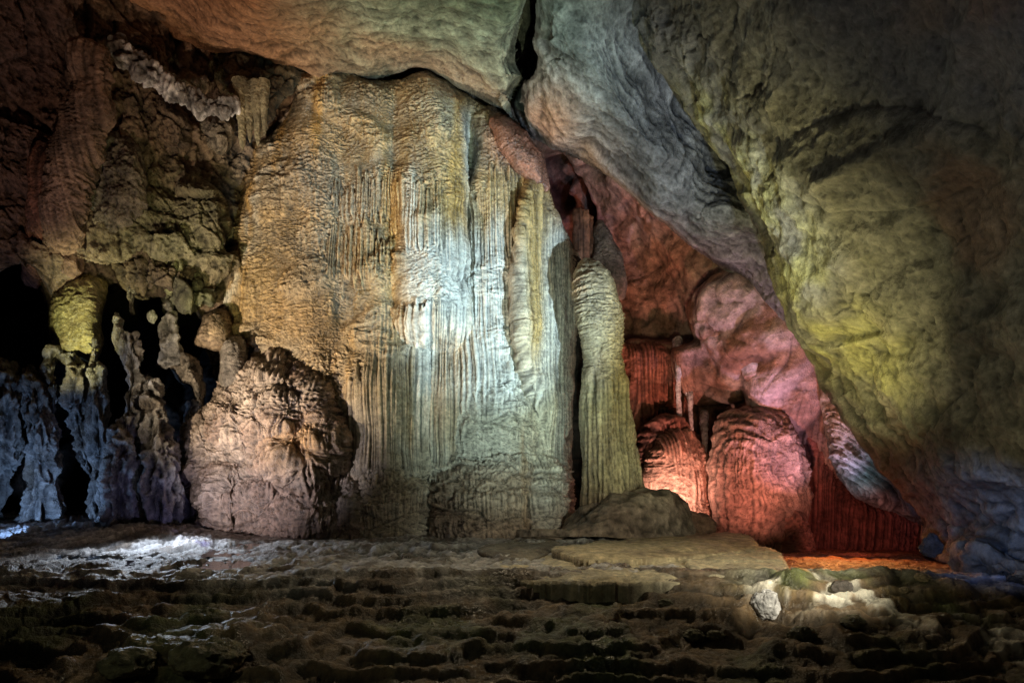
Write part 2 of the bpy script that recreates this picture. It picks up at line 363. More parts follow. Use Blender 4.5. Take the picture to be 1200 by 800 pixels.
H_, W_ = pxg.shape; ii, jj = np.meshgrid(np.arange(H_ - 1), np.arange(W_ - 1), indexing='ij'); a = (ii * W_ + jj).ravel()
tag(mesh('cave_floor', Pf.reshape(-1, 3), np.stack([a, a + 1, a + W_ + 1, a + W_], 1), crevice_shade(floor_colour(Pf), Zg, 2, 8, .5, .02).reshape(-1, 3), M_MUD), kind='structure')

def on_floor(px, py, z=0.0): return (CZ - z) * F / (py - HY)
def plate(name, outline, h, thick, colour, label, cat, step=1.2, tilt=0, edge=6, rough=.02, mat=None, kind=None, amp=1.0):
    poly = smooth_poly(outline, 4, 1.2); x0, y0 = poly.min(0) - 3; x1, y1 = poly.max(0) + 3
    px, py = np.meshgrid(np.arange(x0, x1, step), np.arange(y0, y1, step * .5)); sd = sdist(px, py, poly); valid = sd < 1
    h = h + tilt * (px - x1) / 300 + (.05 * n2(px / 60., py / 12.) if amp else 0); Y = (CZ - h) * F / (py - HY); X = (px - CX) / F * Y
    Z = h + amp * (rough * fbm2(X * 1.1, Y * .6, 3) * 2 + rough * .9 * (np.abs(n2(X * 2.2, Y * 2)) ** .5 - .4) + .25 * rough * fbm2(X * 8, Y * 8, 3) + 1.6 * rough * (facets(X * .55 + .3 * n2(X, Y), Y * .5, 200)[0] - .5) - 1.5 * rough * ss(.05, 0, facets(X * .55 + .3 * n2(X, Y), Y * .5, 200)[1])) - .05 * amp * (1 - np.clip(-sd / edge, 0, 1)) ** 2
    P = np.stack([X, Y, Z], -1); C = colour(P)
    q = valid[:-1, :-1] & valid[1:, :-1] & valid[:-1, 1:] & valid[1:, 1:]; W = px.shape[1]
    ii, jj = np.nonzero(q); a = ii * W + jj; Q = np.stack([a, a + W, a + W + 1, a + 1], 1)
    used = np.zeros(px.size, bool); used[Q.ravel()] = True; idx = np.cumsum(used) - 1; Q = idx[Q]; V = P.reshape(-1, 3)[used]; Cc = C.reshape(-1, 3)[used]; n = len(V)
    if thick:
        E = np.concatenate([Q[:, [0, 1]], Q[:, [1, 2]], Q[:, [2, 3]], Q[:, [3, 0]]]); key = np.sort(E, 1); key = key[:, 0].astype(np.int64) * n + key[:, 1]
        u, inv, cnt = np.unique(key, return_inverse=True, return_counts=True); B = E[cnt[inv.ravel()] == 1]
        bv = np.unique(B)
        for lv, (dz, sh) in enumerate(((.35, .010), (.75, .0), (1., .012))):
            m = np.full(len(V) + len(bv), -1); m[bv] = len(V) + np.arange(len(bv))
            dn = V[bv].copy() if lv else V[bv].copy(); top = V[bv0] if lv else V[bv]
            if lv == 0: bv0 = bv.copy(); Btop = B.copy(); T0 = V[bv].copy()
            nv = T0.copy(); nv[:, 2] -= thick * dz; nv[:, :2] *= 1 - sh * .35 + .004 * n2(T0[:, 0] * 6, T0[:, 1] * 6 + lv)[:, None]
            Q = np.concatenate([Q, np.stack([B[:, 1], B[:, 0], m[B[:, 0]], m[B[:, 1]]], 1)])
            V = np.concatenate([V, nv]); Cc = np.concatenate([Cc, Cc[bv0] * .85]); B = np.stack([m[B[:, 0]], m[B[:, 1]]], 1); bv = m[bv]
    o = mesh(name, V, Q, Cc, mat or M_PLATE)
    return tag(o, label, cat, kind=kind)
def plate_col(base, alt):
    def f(P):
        X, Y = P[..., 0], P[..., 1]
        c = cmix(np.broadcast_to(np.array(base, f32), P.shape), alt, ss(-.2, .45, fbm2(X * .8 + 3, Y * .5, 4, .6)))
        return c * np.clip(1 + .5 * fbm2(X * 4, Y * 4, 4, .7), .4, 1.6)[..., None]
    return f
plate('flat_rock_slab', [(648, 641), (690, 634), (760, 628), (830, 624), (868, 622), (884, 630), (886, 640), (840, 645), (760, 650), (690, 651)], .24, .35, plate_col((.52, .43, .26), (.34, .27, .17)),
      'flat tan rock slab behind the larger slab, at the foot of the lit red domes', 'rock slab', rough=.012)
plate('flat_rock_slab', [(560, 664), (610, 652), (700, 648), (790, 644), (876, 637), (904, 640), (924, 658), (914, 665), (866, 668), (800, 676), (700, 678), (600, 674)], .17, .36, plate_col((.62, .54, .36), (.44, .39, .28)),
      'largest flat pale rock slab with cracked lower edge, in the middle of the cave floor', 'rock slab', rough=.03, tilt=.13)
plate('rock_step', [(560, 640), (600, 632), (650, 630), (655, 637), (630, 650), (590, 652)], .09, .3, plate_col((.26, .22, .16), (.15, .12, .09)),
      'small low rock step in front of the flowstone, left of the pale slabs', 'rock step', rough=.02)
# shallow water films lying on the crust
def pool(x0, x1, y0, y1, pc):
    m = (pxg > x0) & (pxg < x1) & (Yg > on_floor(0, y1)) & (Yg < on_floor(0, y0)); h = float(np.percentile(Zg[m], pc))
    out = [(x0, y1 - 4), (x0, y0 + 4), (x0 + 20, y0), (x1 - 40, y0 + 3), (x1, (y0 + y1) / 2), (x1 - 30, y1 - 3), (x0 + 40, y1)]
    plate('puddle_water', out, h, 0, lambda P: np.full(P.shape, .02, f32), None, None, step=2, mat=M_WATER, kind='structure', amp=0)
for q in ((-120, 300, 634, 655, 22), (150, 420, 656, 672, 26), (280, 560, 636, 655, 16), (940, 1120, 705, 730, 5)): pool(*q)

# ================================================================== 2. LEFT WALL
dep_L = rbf([(-250, 300, 16), (-250, -200, 14), (-250, 620, 17), (0, -200, 17), (200, -220, 19), (380, -200, 21), (0, 0, 21), (0, 200, 22.6), (20, 330, 23), (100, 90, 23.5), (120, 210, 23.6), (170, 260, 24), (200, 130, 24.6), (240, 90, 26),
             (330, 110, 27), (350, 300, 28), (360, 550, 28), (250, 230, 25.6), (200, 320, 24.6), (90, 370, 24.8), (10, 440, 26.5), (70, 500, 27.5), (150, 420, 27), (200, 480, 27.5), (250, 420, 26), (100, 620, 27), (200, 640, 27.), (0, 620, 26)])
def d_left(P, px, py):
    d = d_rock(.55, .30, .95, .14, .07)(P, px, py) + .35 * np.abs(n3(P, .8, 3)) ** .7 - .22 * np.abs(n3(P, 1.9, 13)) + .10 * ripples(P[..., 0] * .8, P[..., 2] * .7) * 8
    low = ss(300, 400, py); a = P[..., 0]; z = P[..., 2]
    d = d - 3.5 * np.clip(blob(px, py, 20, 385, 32, 55) + blob(px, py, 82, 560, 20, 60) + blob(px, py, 215, 540, 28, 70) + blob(px, py, 180, 400, 42, 60) + blob(px, py, 130, 490, 16, 60) + blob(px, py, 40, 480, 60, 40) + blob(px, py, 5, 590, 18, 25), 0, 1)
    d = d + low * (1.1 * n2(a * .75, z * .22) + .5 * n2(a * 1.7 + 4, z * .5)) - low * .3
    fl = ss(-.05, .25, n2(a * .35 + 7, z * .2)); d = d + fl * .6 * flutes(a, z, .8)
    smooth = blob(px, py, 125, 200, 45, 55); return d * (1 - .75 * smooth)
def c_left(P, px, py, D):
    c = c_rock((.26, .2, .15), (.17, .105, .07), .5)(P, px, py, D)
    c = cmix(c, (.15, .08, .06), np.clip(ss(130, 50, px) * ss(360, 200, py) * .8, 0, 1))
    c = cmix(c, (.035, .03, .026), ss(-.5, -1.6, D) * ss(310, 340, py))  # deep recesses painted near black to stand in for their shade
    c = cmix(c, (.24, .235, .14), np.clip(1.2 * blob(px, py, 210, 270, 80, 70), 0, 1) * .7)
    return c
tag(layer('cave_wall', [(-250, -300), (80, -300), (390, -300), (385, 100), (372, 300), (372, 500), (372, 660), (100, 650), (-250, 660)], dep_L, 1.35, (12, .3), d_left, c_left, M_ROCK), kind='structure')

def wallpart(name, outline, Y, label, cat, disp=None, colour=None, mat=None, step=1.1, edge=(16, 1.2), bulge=1.0, group=None, jit=2.0, parent=None, skirt=2.2):
    p = np.array(outline, float); c = p.mean(0); rx, ry = (p.max(0) - p.min(0)) * .62
    dep = Y if callable(Y) else (lambda px, py: (Y + bulge - dome(px, py, c[0], c[1], rx, ry, bulge, .7)).astype(f32))
    o = layer(name, outline, dep, step, edge, disp or d_rock(.3, .7, .35, .15, .05), colour or c_rock((.28, .24, .2), (.16, .11, .08)), mat or M_ROCK, parent=parent, jit=jit, skirt=skirt)
    if label: tag(o, label, cat, group)
    return o
flow_rip = lambda s=1.: d_flow(lambda a, z, px, py: np.zeros(px.shape), s)
flow_flu = lambda s=1., amp=1.: d_flow(lambda a, z, px, py: np.ones(px.shape) * .8, s, amp)
flow_tier = lambda s=1., amp=1., h=.62: (lambda P, px, py: amp * (tiers(P[..., 0] + P[..., 1] * .25, P[..., 2], s, h) + .35 * fbm3(P, .5, 3, 4)))
flow_mix = lambda s=1., amp=1.: d_flow(lambda a, z, px, py: .5 + .45 * n2(a * .4, z * .7), s, amp)

# tall fluted column on the upper left
t = thing('flowstone_column', 100, 300, 22.6, 'tall reddish brown fluted column at the upper left with a rounded top', 'rock column')
column('shaft', [(104, 50, 22.2, 2), (104, 56, 22.3, 13), (106, 75, 22.2, 18), (104, 110, 22.2, 19), (98, 150, 22.3, 21), (88, 190, 22.5, 21), (78, 235, 22.7, 20), (72, 280, 23.2, 16), (68, 310, 24.2, 12), (66, 350, 25.5, 8)],
       flow_mix(.8, 1.5), c_rock((.34, .225, .165), (.19, .12, .09), .5), M_ROCK, t, squash=.7)
column('drip_fringe', [(52, 170, 22.9, 3), (50, 210, 22.7, 7), (46, 250, 22.8, 9), (40, 290, 23.6, 8), (38, 330, 24.8, 5)], flow_flu(1.2, 1.3), c_rock((.3, .13, .09), (.17, .09, .06), .5), M_ROCK, t, squash=.7)
# smooth grey block, broken blocks
wallpart('rock_block', [(84, 205), (95, 165), (125, 145), (160, 160), (175, 205), (168, 250), (140, 278), (100, 280), (78, 250)], 22.9, 'smooth grey brown rock block right of the tall fluted column', 'rock block',
         d_rock(.3, .35, .2, .08, .05), c_rock((.27, .235, .19), (.19, .15, .12)))
wallpart('rock_block', [(160, 100), (190, 108), (222, 140), (228, 175), (210, 190), (180, 178), (162, 140)], 24.0, 'brown slanted block under the white crystal ledge', 'rock block', d_rock(.3, .4, .3, .1, .05), c_rock((.25, .19, .14), (.16, .11, .08)))
wallpart('rock_block', [(236, 140), (258, 133), (274, 140), (272, 170), (255, 182), (236, 168)], 24.6, 'small square pale block below the right end of the crystal ledge', 'rock block', d_rock(.2, .4, .15, .08, .05), c_rock((.3, .26, .21), (.2, .16, .12)))
wallpart('rock_block', [(170, 190), (225, 200), (262, 230), (268, 280), (250, 300), (214, 292), (180, 262)], 24.4, 'large olive tinted cracked block left of the big flowstone', 'rock block', d_rock(.3, .45, .5, .22, .06), c_rock((.27, .25, .15), (.15, .12, .08)))
# crusty white ledge
column('crystal_ledge', [(136, 50, 23.3, 5), (145, 64, 23.2, 9), (165, 78, 23.4, 11), (190, 95, 23.7, 11), (215, 112, 24, 10), (245, 124, 24.2, 8), (272, 127, 24.4, 7), (280, 130, 24.6, 3)],
       lambda P, px, py: .45 * np.abs(n3(P, 1.6)) ** .6 + .22 * np.abs(n3(P, 4.2, 4)) ** .6 + .1 * n3(P, 9, 3) - .2,
       lambda P, px, py, D: cmix(np.broadcast_to(np.array([.24, .23, .23], f32), P.shape), (.7, .7, .72), ss(-.05, .25, n3(P, 1.6, 6) + .5 * n3(P, 5))), M_ROCK)
tag(bpy.context.scene.collection.objects[-1], 'crusty whitish crystal ledge slanting down across the dark upper left wall', 'ledge')
# hanging stalactites at its right end
for i, (x, y0, y1, r, lb) in enumerate(((283, 118, 176, 4.2, 'longest thin olive stalactite just right of the crystal ledge'), (292, 122, 168, 3.2, 'second stalactite from the ledge, slender and pale'),
                                       (301, 120, 172, 3.6, 'third stalactite from the ledge, with a whitish side'), (309, 118, 160, 3, 'shortest stalactite of the row, farthest from the ledge'))):
    o = column('stalactite', [(x, y0 - 22, 24.7, r * 2.4), (x, y0, 24.6, r * 1.7), (x + .5, y0 + (y1 - y0) * .5, 24.6, r), (x + 1, y1 - 4, 24.6, r * .5), (x + 1, y1, 24.6, .2)],
               lambda P, px, py: .05 * np.abs(n3(P, 5, i)) + .03 * n3(P, 12), c_rock((.42, .38, .25), (.25, .22, .14)), M_ROCK, step=1.0)
    tag(o, lb, 'stalactite', 'stalactites beside the crystal ledge')
# yellow-green rippled boss
o = wallpart('mossy_boss', [(60, 405), (57, 375), (66, 345), (84, 330), (106, 322), (124, 323), (124, 345), (119, 375), (121, 402), (110, 424), (92, 420), (76, 428), (64, 420)], 23.0,
             'bright yellow green rippled rock boss above the bluish pillars', 'rock boss', flow_rip(.9), c_rock((.46, .42, .2), (.28, .22, .1), .5, .7), M_FLOW, bulge=1.3)
# rocks and hangings in the dark centre of the left wall
wallpart('hanging_rock', [(128, 300), (150, 285), (200, 300), (228, 318), (214, 345), (180, 352), (150, 345), (130, 325)], 23.6, 'dark brown overhanging rock above the black recess', 'hanging rock', d_rock(.3, .6, .6, .25, .06), c_rock((.2, .15, .1), (.1, .07, .05)))
wallpart('hanging_rock', [(64, 302), (72, 290), (92, 288), (97, 305), (94, 325), (76, 330), (64, 318)], 23.2, 'small round purplish brown rock hanging above the yellow green boss', 'hanging rock', flow_flu(1.), c_rock((.26, .17, .13), (.18, .12, .09)))
wallpart('hanging_rock', [(186, 320), (200, 300), (226, 306), (245, 322), (250, 345), (236, 362), (214, 362), (202, 350), (194, 372), (188, 350)], 24.1, 'mottled olive rock hanging beside the left edge of the big flowstone', 'hanging rock', d_rock(.3, .8, .5, .2, .08), c_rock((.3, .3, .17), (.1, .09, .06), .5, .8))
wallpart('rock_lump', [(232, 390), (240, 368), (262, 360), (276, 384), (272, 402), (262, 412), (240, 408), (228, 402)], 23.7, 'orange brown banded rock lump left of the flowstone waist', 'rock lump', flow_rip(.8), c_rock((.38, .27, .17), (.24, .17, .11)))
wallpart('rock_lump', [(258, 424), (262, 400), (275, 391), (290, 396), (292, 430), (286, 460), (262, 462), (256, 450)], 23.3, 'grey rippled rock lump tucked between wall and lower flowstone mound', 'rock lump', flow_rip(.9), c_rock((.33, .28, .23), (.24, .2, .16)))
wallpart('rock_lump', [(200, 430), (204, 418), (222, 416), (232, 424), (240, 450), (238, 478), (228, 480), (224, 452), (212, 446)], 23.4, 'grey arched rock rib above the black gap at the flowstone foot', 'rock lump', d_rock(.2, .9, .3, .12, .05), c_rock((.34, .29, .23), (.2, .16, .12)))

def d_pil(P, px, py):
    return .34 * fbm3(P, 1.0, 3, 2, .6, .35) - .55 * np.abs(n3(P, 2.4, 7, .6)) - .34 * np.abs(n3(P, 5.2, 3, 1.2)) - .12 * np.abs(n3(P, 10, 1, 3)) - .05 * np.abs(n3(P, 20, 1, 8)) + .7 * flutes(P[..., 0] + .3 * n3(P, 1.2), P[..., 2], .6) + .08
c_pil = c_rock((.38, .36, .33), (.2, .16, .12), .5, .8)
pil = [
 ('widest teal grey pillar at the left edge of the cave', [(-30, 440, 23.5, 16), (-2, 452, 23, 22), (6, 485, 22.6, 21), (4, 520, 22.6, 20), (2, 545, 22.8, 16), (-4, 575, 23, 12), (-5, 618, 23, 13)]),
 ('blue grey pillar with a brown foot, second from the left edge', [(34, 430, 23.6, 4), (36, 450, 23, 14), (44, 485, 22.6, 15), (46, 520, 22.4, 15), (46, 550, 22.4, 15), (44, 580, 22.4, 18), (42, 618, 22.4, 24)]),
 ('thin bluish arm under the yellow green boss', [(60, 408, 23.4, 4), (62, 440, 23, 7), (63, 470, 22.8, 6), (60, 500, 22.9, 4), (57, 540, 23.2, 2)]),
 ('blue pillar between two black gaps', [(108, 400, 23.2, 4), (112, 430, 22.9, 9), (114, 470, 22.7, 10), (116, 510, 22.7, 8), (117, 550, 22.7, 7), (113, 585, 22.6, 10), (112, 616, 22.6, 10)]),
 ('short hanging blue lump above the widest black gap', [(84, 415, 23.4, 6), (88, 440, 23.0, 13), (88, 465, 22.9, 15), (90, 490, 23.0, 13), (96, 515, 23.2, 7), (103, 548, 23.3, 6), (106, 560, 23.4, 2)]),
 ('tan pillar rising to a thin white tipped horn', [(136, 366, 23.6, 1.2), (139, 382, 23.4, 4), (150, 402, 23.2, 11), (155, 440, 23, 8), (152, 475, 22.7, 10), (147, 510, 22.3, 11), (142, 545, 22, 15), (138, 580, 21.9, 22), (136, 618, 21.9, 27)]),
 ('purple grey pillar with a wide ragged foot', [(172, 440, 23.6, 6), (176, 460, 23.2, 10), (180, 490, 22.9, 12), (184, 520, 22.6, 17), (188, 550, 22.4, 22), (190, 585, 22.3, 24), (190, 618, 22.3, 26)]),
 ('dark brown ragged pillar in the shadow beside the flowstone', [(224, 470, 24.6, 6), (222, 500, 24.4, 12), (224, 530, 24.2, 16), (226, 570, 24, 20), (228, 618, 23.9, 22)]),
 ('slim dark rib above the black recess', [(202, 340, 24.6, 3), (200, 380, 24.2, 6), (198, 410, 24, 6), (194, 430, 24.2, 3)]),
 ('pale crooked rib beside the black recess', [(150, 330, 24.2, 2), (154, 350, 24, 4), (158, 368, 24, 2)]),
]
for i, (lb, sp) in enumerate(pil):
    o = column('rock_pillar', sp, (lambda k: lambda P, px, py: d_pil(P + k * 3.7, px, py))(i), c_pil, M_WET, step=1.0, squash=.8); tag(o, lb, 'rock pillar', 'ragged pillars along the foot of the left wall')
boulder('pale_knob', 178, 371, 23.8, 5, 8, label='small smooth pale knob of rock in front of the black recess', cat='rock knob', col=(.55, .55, .42), seed=3, n=40, flat=1)

# ================================================================== 3. THE BIG FLOWSTONE
flow = thing('flowstone_cascade', 460, 625, 23, 'huge ochre and white fluted flowstone cascade filling the middle of the cave', 'flowstone')
def dep_flow(px, py):
    Y = 26.9 - 2.4 * ss(90, 560, py) + .000036 * (px - 478) ** 2
    b = 0 * px
    for (c, w, h, y0, y1) in ((345, 72, 1.7, 60, 560), (430, 52, 1.35, 60, 600), (506, 50, 1.9, 60, 430), (585, 44, 1.3, 120, 520), (296, 56, 1.6, 200, 600), (650, 34, .9, 200, 640), (470, 36, .8, 280, 600), (540, 40, .6, 380, 640), (395, 36, .8, 280, 600)):
        c2 = c + 7 * n2(py / 90., np.full_like(py, c * .1))
        g = np.sqrt(np.clip(1 - ((px - c2) / w) ** 2, 0, 1)) * h * ss(y0, y0 + 60, py) * ss(y1, y1 - 60, py)
        b = smax(b, g, .45)
    fx = np.interp(py, [195, 225, 270, 330, 400, 440, 475], [624, 614, 605, 603, 606, 613, 622])
    fo = ss(fx - 1.5, fx + 6, px) * np.exp(-np.maximum(px - fx - 12, 0) / 26) * ss(192, 222, py) * ss(540, 400, py); b = b + 1.3 * fo
    fx2 = np.interp(py, [90, 180, 260, 420], [549, 552, 549, 545]); b = b - .9 * np.exp(-((px - fx2) / 5.) ** 2) * ss(110, 140, py) * ss(330, 240, py)
    # calcite terrace low in the middle
    t1 = dome(px, py, 586, 640, 92, 112, 3.3, .6); t2 = dome(px, py, 590, 520, 56, 92, 1.5, .5); t3 = dome(px, py, 452, 640, 62, 88, 2.2, .5)
    t4 = dome(px, py, 634, 640, 44, 104, 3.2, .55)
    b = smax(b, t1, .2); b = smax(b, t2 * .9 + .1, .3); b = smax(b, t3, .2); b = smax(b, t4, .2)
    tier = 0
    for (yy, a, s) in ((235, .35, 300), (330, .35, 420), (450, .4, 430), (455, .3, 560)):
        tier = tier + a * np.exp(-((px - s) / 90.) ** 2) * ss(yy - 55, yy, py + 14 * n2(px / 23., px * 0 + yy)) * ss(yy + 70, yy - 6, py + 14 * n2(px / 23., px * 0 + yy))
    return (Y - b - tier).astype(f32)
def m_flow(a, z, px, py):
    py = py + 22 * n2(px / 4.5, px * 0 + 3) + 26 * n2(px / 19., px * 0 + 8) + 10 * n2(px / 9., py / 14.); px = px + 16 * n2(py / 26., px / 40.)
    m = 0 * px
    for (cx, cy, rx, ry) in ((445, 232, 60, 22), (425, 300, 28, 34), (500, 255, 45, 40), (540, 270, 28, 55), (600, 300, 50, 110), (640, 400, 45, 160), (575, 400, 60, 80), (490, 410, 50, 55), (430, 500, 34, 62), (470, 470, 40, 110), (290, 350, 22, 30), (270, 345, 16, 28),
                             (510, 450, 40, 100), (570, 605, 90, 26), (640, 580, 40, 50), (460, 590, 40, 40), (395, 300, 20, 30)):
        m = np.maximum(m, ss(1.25, .65, np.sqrt(((px - cx) / rx) ** 2 + ((py - cy) / ry) ** 2)))
    m = m * (1 - ss(1.3, .8, np.sqrt(((px - 480) / 45) ** 2 + ((py - 330) / 28) ** 2))) * (1 - ss(1.2, .8, np.sqrt(((px - 590) / 45) ** 2 + ((py - 500) / 42) ** 2)))
    return m
def c_flow(P, px, py, D):
    a, z = P[..., 0], P[..., 2]
    wob = 22 * fbm2(px / 60., py / 60., 3)
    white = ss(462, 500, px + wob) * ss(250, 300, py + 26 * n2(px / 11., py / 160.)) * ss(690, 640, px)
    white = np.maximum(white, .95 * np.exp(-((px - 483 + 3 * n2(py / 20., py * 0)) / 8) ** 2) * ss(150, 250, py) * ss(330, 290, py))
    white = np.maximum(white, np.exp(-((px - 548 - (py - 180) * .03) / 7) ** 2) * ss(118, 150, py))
    white = np.maximum(white, .8 * np.exp(-((px - 300 + (py - 240) * .25) / 9) ** 2) * ss(140, 250, py) * ss(400, 330, py) * ss(-.2, .4, n2(px / 12., py / 18.)))
    white = np.maximum(white, .8 * ss(455, 420, px * 0 + 430) * 0)
    och = OCH * 1.0
    c = cmix(np.broadcast_to(och, P.shape), (.40, .31, .20), ss(-.3, .5, fbm2(a * .4, z * .35, 4)))
    c = cmix(c, (.5, .29, .09), ss(.1, .5, n2(a * 1.3 + 8, z * .12)) * ss(420, 250, py) * .9)
    low = ss(380, 520, py + wob); c = cmix(c, (.47, .40, .30), low * .8)
    c = cmix(c, WHT, np.clip(white, 0, 1) * (.72 + .25 * n2(a * 2.5, z * .2)))
    # iron stains that run down with the drips
    st = ss(.28, .5, n2(a * 2.1 + 3, z * .10)) * ss(200, 300, py); c = cmix(c, (.45, .27, .10), st * .45)
    pil = np.exp(-((px - 622) / 15) ** 2) * ss(200, 240, py) * ss(480, 380, py); c = cmix(c, (.50, .33, .13), np.clip(pil * 1.1, 0, 1))
    bot = ss(540, 570, py + wob * .4) * ss(492, 520, px) * ss(640, 610, px); c = cmix(c, (.40, .28, .19), bot * .75)
    red = blob(px, py, 606, 168, 32, 26); c = cmix(c, (.36, .14, .09), np.clip(red * 1.4, 0, 1))
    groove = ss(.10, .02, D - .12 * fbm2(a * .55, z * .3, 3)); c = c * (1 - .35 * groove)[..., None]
    return c * np.clip(1 + .3 * fbm2(a * 3, z * 3, 4, .65), .5, 1.5)[..., None]
out_flow = [(352, 84), (400, 84), (440, 92), (466, 94), (484, 86), (500, 84), (520, 92), (548, 112), (580, 130), (606, 146), (622, 178), (640, 222), (664, 272), (682, 310), (694, 345), (690, 368), (677, 396), (671, 470), (669, 540), (668, 590), (667, 640), (560, 642), (400, 642), (262, 642), (250, 600), (255, 540), (262, 470), (262, 425), (272, 396),
            (254, 380), (250, 362), (258, 325), (268, 285), (276, 235), (280, 185), (308, 165), (334, 140), (346, 112)]
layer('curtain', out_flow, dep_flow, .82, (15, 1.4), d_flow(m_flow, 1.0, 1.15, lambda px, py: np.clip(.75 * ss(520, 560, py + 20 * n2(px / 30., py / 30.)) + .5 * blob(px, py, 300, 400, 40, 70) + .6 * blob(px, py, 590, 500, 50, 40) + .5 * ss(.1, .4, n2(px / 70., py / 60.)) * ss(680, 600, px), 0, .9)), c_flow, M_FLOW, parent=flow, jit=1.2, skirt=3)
# lower left mound as heaped lobes
def dep_mound(px, py):
    b = 0 * px
    for (cx, cy, rx, ry, h) in ((325, 505, 78, 92, 2.6), (252, 560, 45, 80, 1.9), (300, 590, 75, 70, 2.7), (390, 610, 70, 62, 2.5), (345, 540, 60, 60, 2.9), (345, 610, 90, 50, 3.0), (278, 520, 40, 70, 2.2), (440, 620, 60, 55, 2.2), (262, 590, 40, 60, 2.6), (372, 520, 36, 60, 2.5)):
        b = smax(b, dome(px, py, cx, cy, rx, ry, h, .62), .38)
    return (24.8 - b - .30 * fbm2(px / 45., py / 40., 2)).astype(f32)
def c_mound(P, px, py, D):
    a, z = P[..., 0], P[..., 2]
    c = cmix(np.broadcast_to(np.array([.38, .29, .22], f32), P.shape), (.25, .17, .125), ss(-.3, .4, fbm2(a * .6, z * .5, 4)))
    c = cmix(c, (.5, .3, .14), np.clip(1.2 * blob(px, py, 352, 520, 26, 24), 0, 1)); c = cmix(c, (.26, .22, .18), np.clip(1.1 * blob(px, py, 420, 595, 40, 30), 0, 1))
    c = cmix(c, (.3, .2, .15), ss(585, 620, py) * .6)
    return c * np.clip(1 + .3 * fbm2(a * 3, z * 3, 4, .65), .5, 1.5)[..., None]
layer('mound', [(218, 520), (228, 492), (250, 470), (268, 440), (290, 425), (318, 413), (345, 418), (372, 440), (390, 470), (400, 500), (405, 540), (420, 552), (462, 555), (492, 578), (502, 610), (505, 640), (400, 644), (246, 642), (244, 606), (232, 575), (222, 548)],
      dep_mound, .9, (13, 1.5), lambda P, px, py: 1.7 * d_flow(lambda a, z, x, y: .38 + .6 * n2(x / 24., (y + 9 * n2(x / 9., y / 30.)) / 15.), .9, 1., lambda x, y: .35 + 0 * x)(P - P * np.array([0, .45, 0], f32), px, py), c_mound, M_FLOW, parent=flow, jit=1.5)
# ochre pillar standing out of the curtain
# hanging shields under the ceiling on the right shoulder
wallpart('shoulder', [(575, 138), (600, 140), (628, 170), (645, 215), (632, 225), (604, 200), (580, 170)], 25.0, None, None, flow_rip(1.2), c_rock((.36, .16, .11), (.28, .13, .09)), M_FLOW, parent=flow, bulge=.6)

layer('backing', [(650, 300), (694, 320), (700, 400), (704, 500), (708, 640), (650, 640), (645, 450)], lambda px, py: (26.2 + 0 * px).astype(f32), 2, (10, .3), d_rock(.2, .5, .3, .1, .05), c_rock((.07, .05, .04), (.04, .03, .025)), M_ROCK, parent=flow)  # near-black sheet added behind the slit, its shade put into the colour
# the separate column to the right
t = thing('flowstone_column', 722, 610, 22.6, 'tall pale green and ochre fluted column right of the big cascade', 'rock column')
def c_colm(P, px, py, D):
    a, z = P[..., 0], P[..., 2]
    c = cmix(np.broadcast_to(np.array([.50, .42, .27], f32), P.shape), (.36, .28, .18), ss(-.3, .4, fbm2(a, z * .5, 4)))
    c = cmix(c, (.52, .34, .12), ss(700, 722, px) * ss(560, 400, py) * .85); c = cmix(c, (.42, .3, .16), ss(480, 360, py) * .5)
    return c * np.clip(1 + .35 * fbm2(a * 3, z * 2, 4, .65), .5, 1.5)[..., None]
column('shaft', [(686, 308, 24.0, 4), (690, 318, 23.7, 10), (698, 336, 23.3, 16), (704, 362, 23.1, 19), (706, 420, 22.9, 20), (710, 480, 22.8, 23), (716, 540, 22.6, 27), (721, 590, 22.5, 31), (725, 612, 22.5, 40), (728, 625, 22.5, 54)],
       lambda P, px, py: d_flow(lambda a, z, px, py: ss(400, 480, py), 1.0, 1.2)(P, px, py) + .10 * fbm3(P, .45, 3, 12) + .12 * (np.abs(n3(P, 1.3, 5, .12)) ** .5), c_colm, M_FLOW, t, step=.95, squash=.8)
column('foot_mound', [(698, 596, 22.5, 8), (700, 603, 22.2, 40), (706, 612, 21.9, 72), (712, 624, 21.7, 98), (712, 638, 21.6, 110)], lambda P, px, py: .22 * fbm3(P, .8, 4) + .10 * np.abs(n3(P, 2, 3, 5)) + .04 * fbm3(P, 6, 3), c_rock((.36, .30, .23), (.26, .2, .15)), M_PLATE, t, step=1.0, squash=.42)
boulder('rock_mound', 792, 622, 22.6, 46, 26, 30, 'smooth brown rock mound at the foot of the bright salmon dome', 'rock mound', M_PLATE, (.30, .19, .13), .16, 5, .6, n=200)

